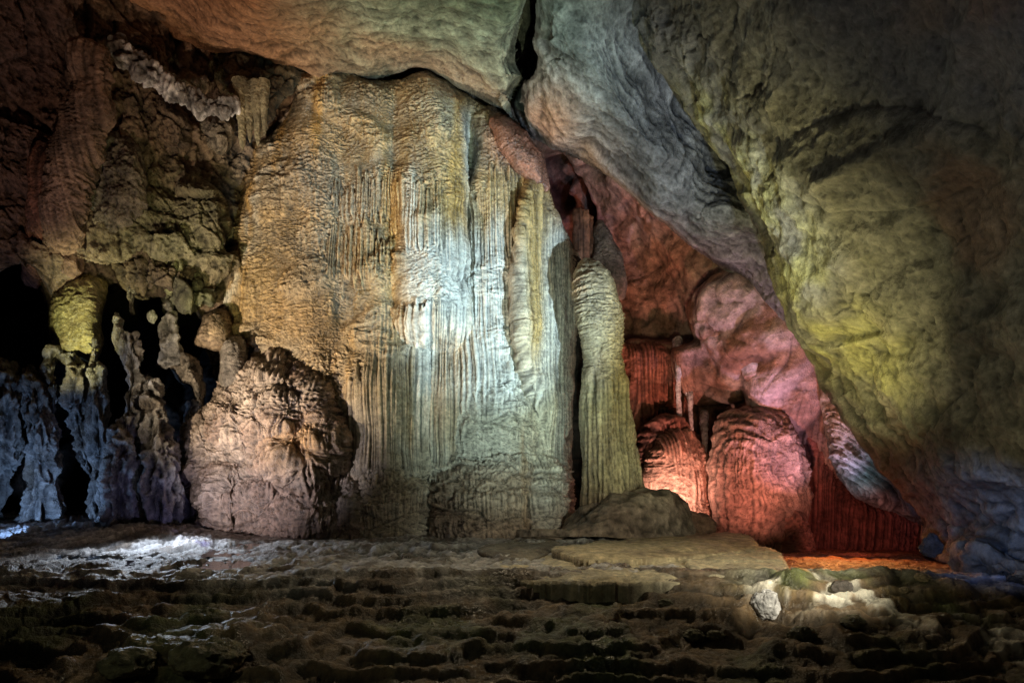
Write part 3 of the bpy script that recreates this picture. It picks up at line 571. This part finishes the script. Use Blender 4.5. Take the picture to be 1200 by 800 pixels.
# ================================================================== 4. THE RED CHAMBER
dep_R = rbf([(560, 120, 32), (640, 220, 33), (700, 180, 30), (700, 240, 32), (780, 260, 30), (760, 330, 32), (800, 400, 31), (740, 400, 32), (700, 500, 32), (720, 620, 32), (800, 500, 31.5), (860, 350, 28.5), (900, 400, 28), (930, 470, 28.2), (960, 540, 28),
             (850, 460, 30), (840, 640, 31), (900, 560, 30.5), (1000, 620, 29), (1100, 600, 28), (1100, 300, 27), (1000, 660, 29), (1150, 680, 27), (900, 200, 27)])
def d_red(P, px, py):
    up = ss(540, 470, py + (px - 800) * .25)
    cur = ss(725, 745, px) * ss(850, 830, px) * ss(395, 410, py)
    hole = -3.0 * np.clip(1.5 * blob(px, py, 657, 225, 17, 28) + 1.3 * blob(px, py, 645, 205, 13, 16) + 1.2 * blob(px, py, 678, 262, 13, 22) + blob(px, py, 668, 290, 14, 26) + .8 * blob(px, py, 692, 200, 14, 7), 0, 1.3) * (.75 + .8 * n3(P, 1.1))
    lobe = dome(px, py, 880, 375, 70, 62, 1.9, .5); lobe = smax(lobe, dome(px, py, 925, 450, 46, 62, 1.8, .5), .3); lobe = smax(lobe, dome(px, py, 850, 430, 52, 40, 1.2, .5), .3)
    sm = .55 * fbm3(P, .33, 4, 3) + .16 * np.abs(n3(P, .9, 5)) ** .5 + .05 * fbm3(P, 2.5, 4, 5)
    fl = 1.0 * flutes(P[..., 0], P[..., 2], .55) + .35 * n2(P[..., 0] * .9, P[..., 2] * .12)
    return mix(fl, sm, np.clip(up * (1 - cur), 0, 1)) + hole + lobe + cur * 1.0 - 1.2 * blob(px, py, 850, 505, 20, 14) * 0
def c_red(P, px, py, D):
    c = c_rock((.44, .26, .19), (.27, .14, .10), .5)(P, px, py, D)
    lav = np.clip(1.3 * blob(px, py, 872, 370, 62, 46) + blob(px, py, 905, 445, 40, 40) + .7 * blob(px, py, 745, 265, 40, 30), 0, 1) * ss(-.2, .3, fbm3(P, .8, 4, 40) + .1)
    c = cmix(c, (.62, .50, .52), lav * .8)
    st = ss(12, 3, np.abs(px - 793 - 3 * n2(py / 9., py * 0))) * ss(418, 426, py) * ss(505, 490, py); c = cmix(c, (.8, .74, .72), st * ss(-.1, .1, n2(px / 3., py / 40.)))
    return c
tag(layer('cave_wall', [(560, 80), (760, 120), (1000, 200), (1180, 300), (1180, 690), (900, 690), (640, 680), (600, 400)], dep_R, 1.05, (12, .3), d_red, c_red, M_RED), kind='structure')
# lobed lavender boss is part of the wall; the domes and hangings stand free
dd = lambda s: d_flow(lambda a, z, px, py: ss(540, 585, py) * .9 + .3, s, 1.25)
o = column('flowstone_dome', [(795, 512, 29.0, 6), (796, 520, 28.6, 20), (795, 534, 28.2, 32), (794, 555, 28, 38), (794, 580, 27.9, 39), (793, 610, 27.9, 40), (793, 640, 27.9, 42)], flow_mix(.8, 1.3), c_rock((.6, .38, .28), (.5, .27, .19)), M_RED, step=1.0, squash=.8)
tag(o, 'brightly lit salmon pink flowstone dome between the column and the big red dome', 'flowstone dome')
def d_bell(P, px, py):                                      # nested drip folds that arch over the crown
    u = (px - 872) / 38; v = (py - 545) / 42; r = np.sqrt(u * u + np.minimum(v, 0) ** 2)
    ring = np.abs(np.sin((r * 9 + n2(px / 30., py / 60.) * 1.5) * 1.6)) ** .6 * ss(.1, .4, r) * ss(905, 880, px)
    return .10 * ring + .75 * flutes(P[..., 0] + .5 * n3(P, .8, 3) + .12 * n3(P, 2.5, 4), P[..., 2], .6) * np.clip(.6 + 1.2 * n3(P, .7, 40), .15, 1.3) + ripples(P[..., 0], P[..., 2], .9) * .7 + .22 * fbm3(P, .6, 3, 33) + .10 * np.abs(n3(P, 2.2, 3)) ** .5
o = column('flowstone_dome', [(884, 490, 28.4, 8), (885, 496, 28, 26), (885, 510, 27.5, 40), (887, 530, 27.2, 47), (889, 560, 27, 50), (890, 590, 26.9, 50), (891, 620, 26.8, 48), (892, 650, 26.8, 46)], d_bell, c_rock((.46, .29, .22), (.36, .2, .15)), M_RED, step=1.0, squash=.75)
tag(o, 'largest brick red bell shaped flowstone dome with arching folds', 'flowstone dome')
o = column('flowstone_dome', [(925, 600, 26.3, 3), (926, 606, 26.1, 14), (926, 622, 26, 20), (928, 645, 26, 24)], flow_rip(1.), c_rock((.36, .17, .12), (.26, .12, .09)), M_RED, step=1.0)
tag(o, 'small low red dome at the right foot of the largest bell shaped dome', 'flowstone dome')
o = column('flowstone_dome', [(776, 488, 29.4, 3), (779, 496, 29.2, 14), (782, 512, 29, 22), (786, 530, 29, 26), (788, 545, 29, 26)], flow_tier(1., 1.1, .4), c_rock((.42, .2, .14), (.3, .13, .1)), M_RED, step=1.0)
tag(o, 'dark red rounded boss perched above and behind the salmon pink dome', 'flowstone dome')
for i, (x, y0, y1, r, yy, lb) in enumerate(((795, 415, 498, 3.6, 28.9, 'longest bright white stalactite on the red wall'), (809, 452, 508, 3.0, 28.9, 'second white stalactite, shorter and right of the longest'),
        (803, 425, 470, 2.0, 29.0, 'thin pale stalactite between the two white ones'), (826, 500, 560, 3.2, 28.2, 'white drip pillar at the right side of the salmon pink dome'))):
    o = column('stalactite', [(x - 1, y0 - 16, yy + 1.6, r * 1.5), (x - 1, y0, yy + .5, r * 1.3), (x, y0 + 12, yy, r), (x, (y0 + y1) / 2, yy, r * .8), (x + 2, y1 - 6, yy, r * .5), (x + 3, y1, yy, .2)],
               lambda P, px, py: .07 * np.abs(n3(P, 3, i)) + .03 * n3(P, 8), c_rock((.88, .86, .86), (.78, .72, .72)), M_FLOW, step=1.0); tag(o, lb, 'stalactite', 'pale stalactites in the red chamber')
cr2 = c_rock((.4, .17, .11), (.27, .11, .08))
o = wallpart('rock_curtain', [(724, 400), (745, 404), (768, 402), (792, 408), (808, 420), (812, 450), (805, 480), (800, 500), (780, 478), (766, 490), (752, 520), (742, 545), (736, 500), (728, 440)], 29.8,
             'dark red fluted rock curtain hanging right of the pale column', 'rock curtain', flow_mix(.7, 1.4), cr2, M_RED, bulge=.8)
o = wallpart('rock_curtain', [(674, 250), (684, 248), (692, 262), (695, 300), (690, 322), (680, 326), (674, 300)], 27.0,
             'short orange red curtain hanging in the dark slot beside the flowstone top', 'rock curtain', flow_flu(1.1, 1.2), c_rock((.46, .2, .1), (.3, .13, .08)), M_RED, bulge=.5, edge=(6, .4))
wallpart('hanging_rock', [(695, 268), (706, 262), (722, 285), (730, 310), (734, 340), (726, 352), (708, 344), (694, 318)], 26.6, 'grey brown tongue of rock above the pale column', 'hanging rock', flow_rip(1.), c_rock((.3, .24, .2), (.22, .17, .14)), M_ROCK, bulge=.6, edge=(7, .5))
wallpart('rock_lobe', [(812, 385), (826, 360), (855, 340), (885, 345), (912, 368), (926, 395), (934, 420), (958, 452), (962, 480), (945, 520), (925, 500), (905, 470), (888, 486), (872, 440), (850, 412), (826, 402)], 27.2,
         'big lavender and pink rock lobe bulging from the right of the red chamber', 'rock lobe',
         lambda P, px, py: .35 * fbm3(P, .5, 4, 12) + .14 * np.abs(n3(P, 1.6)) ** .5 + .05 * fbm3(P, 4, 3),
         lambda P, px, py, D: cmix(c_rock((.42, .27, .22), (.3, .17, .13))(P, px, py, D), (.62, .54, .60), ss(-.25, .3, fbm3(P, .55, 4, 40) - .006 * (py - 400))), M_RED, bulge=1.6, edge=(22, 1.6))
wallpart('rock_lobe', [(938, 545), (945, 500), (956, 490), (968, 530), (985, 562), (1010, 588), (1075, 606), (1082, 650), (1000, 652), (945, 650)], 27.6,
         'dark red fluted low wall in the far right corner of the chamber', 'rock lobe', flow_flu(.7, 1.4), c_rock((.34, .12, .09), (.22, .08, .06)), M_RED, bulge=.5)

# ================================================================== 5. CEILING MASSES
def d_scal(P, px, py, big=.5, s=1.0):
    w = n3(P, .5, 4) * .5
    al = P[..., 0] * .86 - P[..., 2] * .5; pe = P[..., 0] * .5 + P[..., 2] * .86
    str_ = np.abs(n3(np.stack([al * .16 + w * .4, P[..., 1] * .25, pe + w * .5], -1), 1.3 * s, 3)) ** .6 + .5 * np.abs(n3(np.stack([al * .22 + w * .4, P[..., 1] * .4, pe + w * .5], -1), 3.6 * s, 23)) ** .6
    return (big * fbm3(P, .16, 3, 6.2) + .16 * fbm3(P, .5, 3, 14) - .17 * str_ + .07 * fbm3(P, 1.6, 4, 5, .65) - .05 * np.abs(fbm3(np.stack([al * .4, P[..., 1] * .6, pe * 1.2], -1), 3.0, 3, 1, .6)) + .012 * n3(P, 15, 4)
            - .10 * ss(.02, 0, np.abs(n3(np.stack([al * .5, P[..., 1] * .5, pe * 1.1], -1), .5, 77) + .12 * fbm3(P, 1.6, 3, 5))) * ss(-.1, .2, n3(P, .3, 9)))
dep_A = rbf([(-100, -250, 13), (300, -250, 14), (620, -250, 14.5), (130, 35, 25.5), (0, -20, 22), (180, 20, 24.5), (300, 0, 20.5), (300, 50, 23.2), (380, 60, 24), (450, 60, 24.0), (500, 50, 23), (450, 0, 20.5), (560, 60, 22.8), (600, 100, 24), (600, 0, 20), (620, 150, 25.5), (560, 118, 25)])
def c_A(P, px, py, D):
    c = c_rock((.28, .30, .235), (.19, .19, .14), .5)(P, px, py, D)
    c = cmix(c, (.40, .22, .12), ss(470, 320, px + .6 * (60 - py) + 40 * n2(px / 60., py / 60.)) * .9)
    c = cmix(c, (.42, .26, .17), np.clip(1.2 * np.exp(-((py - 40 - (px - 420) * .5) / 20) ** 2) * ss(400, 440, px) * ss(620, 560, px), 0, 1) * .6)
    return c
ceil_a = [(-260, -300), (300, -300), (640, -300), (628, -60), (618, 0), (608, 40), (607, 70), (616, 92), (604, 110), (600, 128), (604, 146), (628, 168), (618, 158), (590, 132), (556, 116), (532, 104), (510, 88), (488, 80), (466, 90), (440, 96), (400, 88), (372, 92), (352, 82),
          (320, 74), (290, 64), (240, 62), (200, 48), (165, 38), (120, 12), (60, -10), (-260, -40)]
tag(layer('cave_ceiling', ceil_a, dep_A, 1.25, (26, 2.0), lambda P, px, py: d_scal(P, px, py, .55), c_A, M_SLAB, jit=1.0, skirt=4), kind='structure')
tag(layer('cave_ceiling', [(480, -300), (760, -300), (760, 100), (700, 190), (560, 130), (420, 110), (330, 130), (330, 40), (520, 60), (560, 0)], lambda px, py: (27.6 - .012 * (120 - py)).astype(f32), 2.5, (12, .3), d_rock(.5, .4, .3, .1, .05), c_rock((.14, .1, .07), (.08, .06, .045)), M_ROCK), kind='structure')
# recessed ledge behind the ceiling edge (top left)
wallpart('rock_shelf', [(245, 62), (290, 58), (340, 76), (352, 96), (332, 120), (316, 140), (306, 165), (290, 140), (268, 122), (250, 100)], 25.2, 'dark brown hollowed rock shelf tucked under the ceiling, left of the flowstone top', 'rock shelf',
         d_rock(.4, .5, .4, .2, .05), c_rock((.24, .18, .1), (.12, .09, .05)))
dep_B = rbf([(640, -250, 13), (800, -250, 12), (1000, -200, 13), (620, 110, 24.6), (625, 90, 22.5), (640, 0, 19.5), (655, 130, 23.2), (700, 60, 19.8), (760, 40, 20.2), (740, 150, 21.5), (700, 200, 25.5), (780, 180, 22.4), (800, 130, 23.5), (850, 200, 25.5), (660, 185, 25.5), (790, 280, 26), (850, 240, 23.5), (860, 320, 26),
             (920, 380, 25.5), (910, 330, 24.5), (960, 470, 25.5), (1000, 430, 24), (975, 560, 25.8), (1020, 540, 24), (1080, 600, 23.2), (1100, 400, 22), (900, 0, 18), (950, 200, 21)])
def c_B(P, px, py, D):
    c = c_rock((.27, .275, .28), (.17, .175, .175), .5)(P, px, py, D)
    c = cmix(c, (.46, .28, .2), np.clip(1.3 * blob(px, py, 645, 140, 26, 34), 0, 1) * .85)
    e = ss(2, 24, (px - 700) * .93 - (py - 200)); c = cmix(c, (.45, .27, .13), (1 - e) * ss(660, 700, px) * ss(560, 480, py) * .6)
    return c
ceil_b = [(632, -300), (1050, -300), (1100, 0), (1100, 300), (1110, 560), (1100, 616), (1060, 604), (1030, 594), (1004, 584), (985, 562), (972, 535), (966, 500), (958, 455), (942, 425), (915, 385), (880, 345), (848, 318), (812, 290), (785, 268), (752, 240), (722, 214),
          (698, 198), (668, 182), (640, 172), (612, 152), (602, 128), (604, 112), (610, 98), (624, 86), (630, 70), (622, 48), (628, 0)]
def d_B(P, px, py):
    d = d_scal(P, px, py, .45)
    knob = dome(px, py, 652, 140, 40, 52, .38, .8) + dome(px, py, 618, 120, 18, 36, .25, .8)
    fl = ss(430, 520, py) * ss(955, 970, px) * flutes(P[..., 0] * 1.2 + P[..., 2] * .9, P[..., 2] * .7 - P[..., 0] * .5, 1.1) * 1.4
    return d + knob + fl
tag(layer('cave_ceiling', ceil_b, dep_B, 1.3, (26, 1.8), d_B, c_B, M_SLAB, jit=1.0, skirt=4), kind='structure')

dep_C = rbf([(740, -250, 13), (1000, -250, 8), (1250, -250, 6), (1500, -200, 5.5), (740, 0, 18.6), (760, 60, 18.8), (800, 120, 18.6), (860, 220, 18.4), (900, 330, 18.6), (950, 430, 18.8), (1000, 520, 18.6), (1040, 565, 18.2), (1078, 605, 17.5), (850, 0, 15), (950, 120, 14), (920, 240, 16.2), (1000, 300, 15),
             (1000, 400, 16.4), (1100, 100, 11), (1100, 300, 12.8), (1100, 450, 13.6), (1120, 560, 14.2), (1200, 0, 8.4), (1200, 200, 9.6), (1200, 400, 10.8), (1200, 540, 11.8), (1200, 600, 13), (1130, 620, 15.5), (1200, 640, 13.4), (1110, 640, 16.2), (1140, 656, 13.9), (1200, 668, 12.2), (1160, 672, 13.1),
             (1350, 200, 7.5), (1500, 300, 6.2), (1500, 600, 6.6), (1350, 640, 9), (1300, 690, 9.4)])
def d_C(P, px, py):
    d = d_scal(P, px, py, .42) * .75 + .05 * fbm3(P, 1.1, 4, 31, .6) - .11 * np.abs(fbm3(np.stack([P[..., 0] * .18 - P[..., 2] * .3, P[..., 1] * .3, P[..., 0] * .86 + P[..., 2] * .5], -1), 1.5, 3, 6, .55)) + .02 * fbm3(P, 6, 3, 2, .6)
    # raked furrows running down along the leading edge
    e = np.stack([(P[..., 0] * .5 - P[..., 2] * .86) * .14, P[..., 1] * .15, (P[..., 0] * .86 + P[..., 2] * .5) + .25 * n3(P, .6, 8)], -1)
    edge = np.exp(-((px - (760 + (py - 60) * .60) - 45) / 120.) ** 2) * ss(40, 200, py)
    d = d + edge * (.55 * (np.abs(n3(e, 1.1, 5)) ** .7 - .3) + .25 * (np.abs(n3(e, 2.7, 15)) ** .7 - .3))
    g, ed = facets((P[..., 0] + P[..., 1] * .3) * .45, P[..., 2] * .6, 40); d = d + .22 * (g - .5) * ss(0, .2, ed) * ss(.0, .4, fbm3(P, .25, 2, 50) + .2)
    bump = .5 * blob(px, py, 955, 350, 45, 60) + .4 * dome(px, py, 1030, 190, 110, 60, .8, .6)
    low = ss(560, 600, py) * ss(1085, 1110, px); d = d + low * .18 * (np.abs(n3(P, 1.5, 60, 3)) ** .6)
    return d + bump
def c_C(P, px, py, D):
    c = c_rock((.27, .25, .185), (.17, .155, .115), .5, .3)(P, px, py, D)
    edge_glow = np.clip(1.2 * np.exp(-((px - (790 + (py - 110) * .60) - 25 - 20 * n2(py / 40., px / 40.)) / 55.) ** 2) * ss(80, 150, py) * ss(520, 430, py), 0, 1)  # yellow-green lamplight along the edge, partly painted into the colour
    c = cmix(c, (.40, .37, .14), edge_glow * ss(-.5, .3, fbm3(P, .8, 3, 9)) * .8)
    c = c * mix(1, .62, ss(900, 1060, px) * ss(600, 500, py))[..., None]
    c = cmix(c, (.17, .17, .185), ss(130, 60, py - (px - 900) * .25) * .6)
    c = cmix(c, (.22, .13, .08), ss(.1, .4, fbm3(P, .22, 3, 88)) * ss(1000, 1100, px) * .6)
    return c
ceil_c = [(728, -300), (1530, -300), (1530, 800), (1320, 720), (1240, 700), (1200, 690), (1165, 682), (1135, 674), (1108, 662), (1084, 650), (1078, 632), (1076, 606), (1058, 582), (1030, 552), (1004, 520), (980, 486), (960, 452), (946, 418), (930, 388), (914, 356),
          (900, 326), (892, 296), (880, 262), (868, 244), (858, 216), (846, 190), (826, 166), (804, 138), (790, 112), (764, 78), (750, 44), (732, 0)]
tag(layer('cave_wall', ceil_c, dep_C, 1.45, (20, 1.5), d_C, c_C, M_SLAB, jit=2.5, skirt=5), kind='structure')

# ================================================================== 6. LOOSE ROCKS
boulder('boulder', 897, 708, None, 15, 19, 12, 'squarish whitish boulder on the muddy ledge, right of the pale slabs', 'boulder', M_PLATE, (.50, .49, .50), .26, 1, .9, n=130)
boulder('boulder', 986, 688, None, 12, 9, 9, 'dark round boulder at the rim of the orange lit hollow', 'boulder', M_MUD, (.06, .05, .045), .2, 2, .8, n=80)
boulder('hanging_boulder', 1092, 640, 14.6, 11, 13, 9, 'dark knob of rock hanging at the foot of the right wall against the orange glow', 'boulder', M_ROCK, (.12, .11, .1), .35, 9, 1, n=80)
for i, (x, y, Y, r, lb) in enumerate(((812, 744, 9.6, 13, 'rounded mossy mound, left of a pair near the bottom right'), (838, 745, 9.5, 11, 'rounded mossy mound, right of a pair near the bottom right'), (780, 706, 11, 9, 'small pinkish brown knob at the end of a mud ridge'), (1000, 730, 10, 14, 'broad mossy mound below the whitish rock ridge'),
        (245, 768, 9.0, 40, 'large dark mossy mound at the bottom left'), (150, 775, 8.8, 30, 'brownish mossy mound left of the largest bottom mound'), (940, 742, 9.6, 16, 'mossy mound below the whitish boulder'), (1080, 676, 13.5, 9, 'low brown stone on the dark bank under the right wall'), (1060, 692, 12.8, 7, 'smallest brown stone on the dark bank'))):
    boulder('stone_mound', x, y, None, r, r * .62, r * .8, lb, 'rock mound', M_MUD, (.13, .115, .06) if i < 7 else (.26, .21, .15), .25, 20 + i, .7, 'rounded mounds on the mud floor', 110)

# ================================================================== 7. LIGHT
w = bpy.data.worlds.new('World'); SC.world = w; w.use_nodes = True
w.node_tree.nodes['Background'].inputs[0].default_value = (.55, .6, .7, 1); w.node_tree.nodes['Background'].inputs[1].default_value = .010
def spot(name, pos, tgt, colr, power, size=60, blend=.8, radius=.15):
    l = bpy.data.lights.new(name, 'SPOT'); l.energy = power; l.color = colr; l.spot_size = math.radians(size); l.spot_blend = blend; l.shadow_soft_size = radius
    o = bpy.data.objects.new(name, l); COL.objects.link(o); o.location = pos
    d = np.array(tgt, float) - np.array(pos, float)
    from mathutils import Vector
    o.rotation_euler = Vector(d).to_track_quat('-Z', 'Y').to_euler(); return o
T = lambda px, py, Y: tuple(float(v) for v in pt(np.float64(px), np.float64(py), np.float64(Y)))
spot('floodlight_warm', (-13.5, 14, .6), T(430, 300, 26), (1, .83, .60), 12500, 58, 1., .1)
spot('floodlight_cool', (7.0, 9.5, .6), T(540, 300, 25), (.58, .84, 1), 31000, 33, 1., .12)
spot('floodlight_low_cool', (1.5, 12.6, .5), T(575, 430, 25), (.76, 1, .86), 3000, 50, 1., .12)
spot('floodlight_lilac', (-10.0, 15.5, .4), T(320, 540, 23), (.97, .9, 1), 2700, 50, 1., .08)
spot('floodlight_column', (6.8, 11, .6), T(712, 480, 23), (.88, 1, .62), 2200, 30, 1., .12)
# left wall
spot('floodlight_blue', (-14.9, 19.6, .3), T(90, 530, 23), (.30, .52, 1), 480, 120, 1., .06)
spot('floodlight_violet', (-8.0, 18.5, .1), T(165, 570, 23), (.40, .40, 1), 150, 50, 1., .06)
spot('floodlight_lime', (-14.2, 18.3, .9), T(93, 372, 23), (1, .95, .45), 4600, 28, 1., .08)
spot('floodlight_moss', (-9.0, 19, 5), T(225, 270, 25), (.95, .9, .4), 800, 60, 1., .1)
spot('floodlight_rust', (-12, 14, 1), T(90, 170, 22), (1, .68, .5), 1900, 50, 1., .08)
# ceiling
spot('floodlight_green', (1, 12, 1), T(545, 40, 23), (.66, 1, .70), 6000, 42, 1., .12)
spot('floodlight_amber', (-6.5, 14, 1), T(330, 20, 22), (1, .62, .38), 4200, 50, 1., .12)
spot('floodlight_sky', (6.5, 10.5, 1), T(735, 180, 22), (.55, .72, 1), 6000, 38, 1., .12)
spot('floodlight_peach', (1.6, 21.3, 5), T(650, 140, 23.5), (1, .55, .35), 900, 40, 1., .1)
# right wall
spot('floodlight_yellow', (5.0, 13.2, .65), T(930, 315, 18), (1, .92, .48), 3000, 84, 1., .1)
spot('floodlight_olive', (4.2, 9.0, .6), T(1040, 400, 14), (1, .90, .48), 210, 115, 1., .15)
spot('floodlight_deep_blue', (5.5, 9.0, .9), T(1160, 606, 14), (.14, .30, 1), 700, 32, 1., .1)
spot('floodlight_dim', (2, 6, .8), T(1000, 120, 12), (.70, .78, 1), 260, 100, 1., .15)
spot('floodlight_cyan', (9.6, 23.0, -.3), T(985, 530, 25), (.5, .85, 1), 260, 60, 1., .08)
# red chamber
spot('floodlight_red', (8.5, 20.8, .0), T(840, 440, 30), (1, .40, .30), 2100, 85, 1., .1)
spot('floodlight_pink', (11.2, 22.5, .0), T(860, 350, 29), (.80, .60, 1), 1500, 70, 1., .1)
spot('floodlight_salmon', (5.2, 24.6, .3), T(800, 560, 28), (1, .62, .50), 1200, 80, 1., .08)
spot('added_white_spot', (6.0, 22.5, .6), T(800, 460, 28.9), (1, .96, 1), 5000, 9, 1., .06)  # unseen narrow spot added only to brighten the white stalactites
spot('floodlight_upper_red', (4.9, 26.8, 4.0), T(700, 240, 31), (1, .42, .28), 600, 90, 1., .1)
spot('floodlight_orange', (9.6, 20.0, 1.5), T(985, 662, 18), (1, .36, .09), 520, 90, 1., .3)
spot('floodlight_maroon', (10.3, 21.0, .2), T(1010, 625, 28), (1, .34, .28), 380, 60, 1., .1)
# floor
spot('floodlight_ground', (-10, 19, 1.9), T(200, 640, 18), (.72, .84, 1), 700, 140, 1., .2)
spot('floodlight_bank', (6.0, 8.6, 1.9), T(850, 662, 14), (1, .92, .70), 1500, 60, 1., .12)
spot('added_backlight', (1, 17, 8), T(600, 740, 9.5), (1, .80, .52), 900, 110, 1., .2)  # unseen back light added so ledge tops catch light and faces stay dark

spot('added_front_fill', (-7, 6, 2.5), T(500, 740, 9.5), (.85, .9, .6), 90, 110, 1., .2)  # weak unseen fill added in front of the foreground ledges

# ================================================================== 8. CAMERA
cd = bpy.data.cameras.new('camera'); cam = bpy.data.objects.new('camera', cd); COL.objects.link(cam)
cam.location = (0, 0, CZ); cam.rotation_euler = (math.pi / 2, 0, 0); cd.sensor_width = 36; cd.lens = 24; cd.shift_y = (HY - 400) / 1200; cd.clip_end = 200; cd.clip_start = .1
SC.camera = cam
SC.view_settings.view_transform = 'Standard'; SC.view_settings.look = 'None'; SC.view_settings.exposure = 0
SC.cycles.use_denoising = True; SC.cycles.denoising_prefilter = 'NONE'; SC.cycles.sample_clamp_direct = 6; SC.cycles.max_bounces = 5; SC.cycles.diffuse_bounces = 3; SC.cycles.sample_clamp_indirect = 4
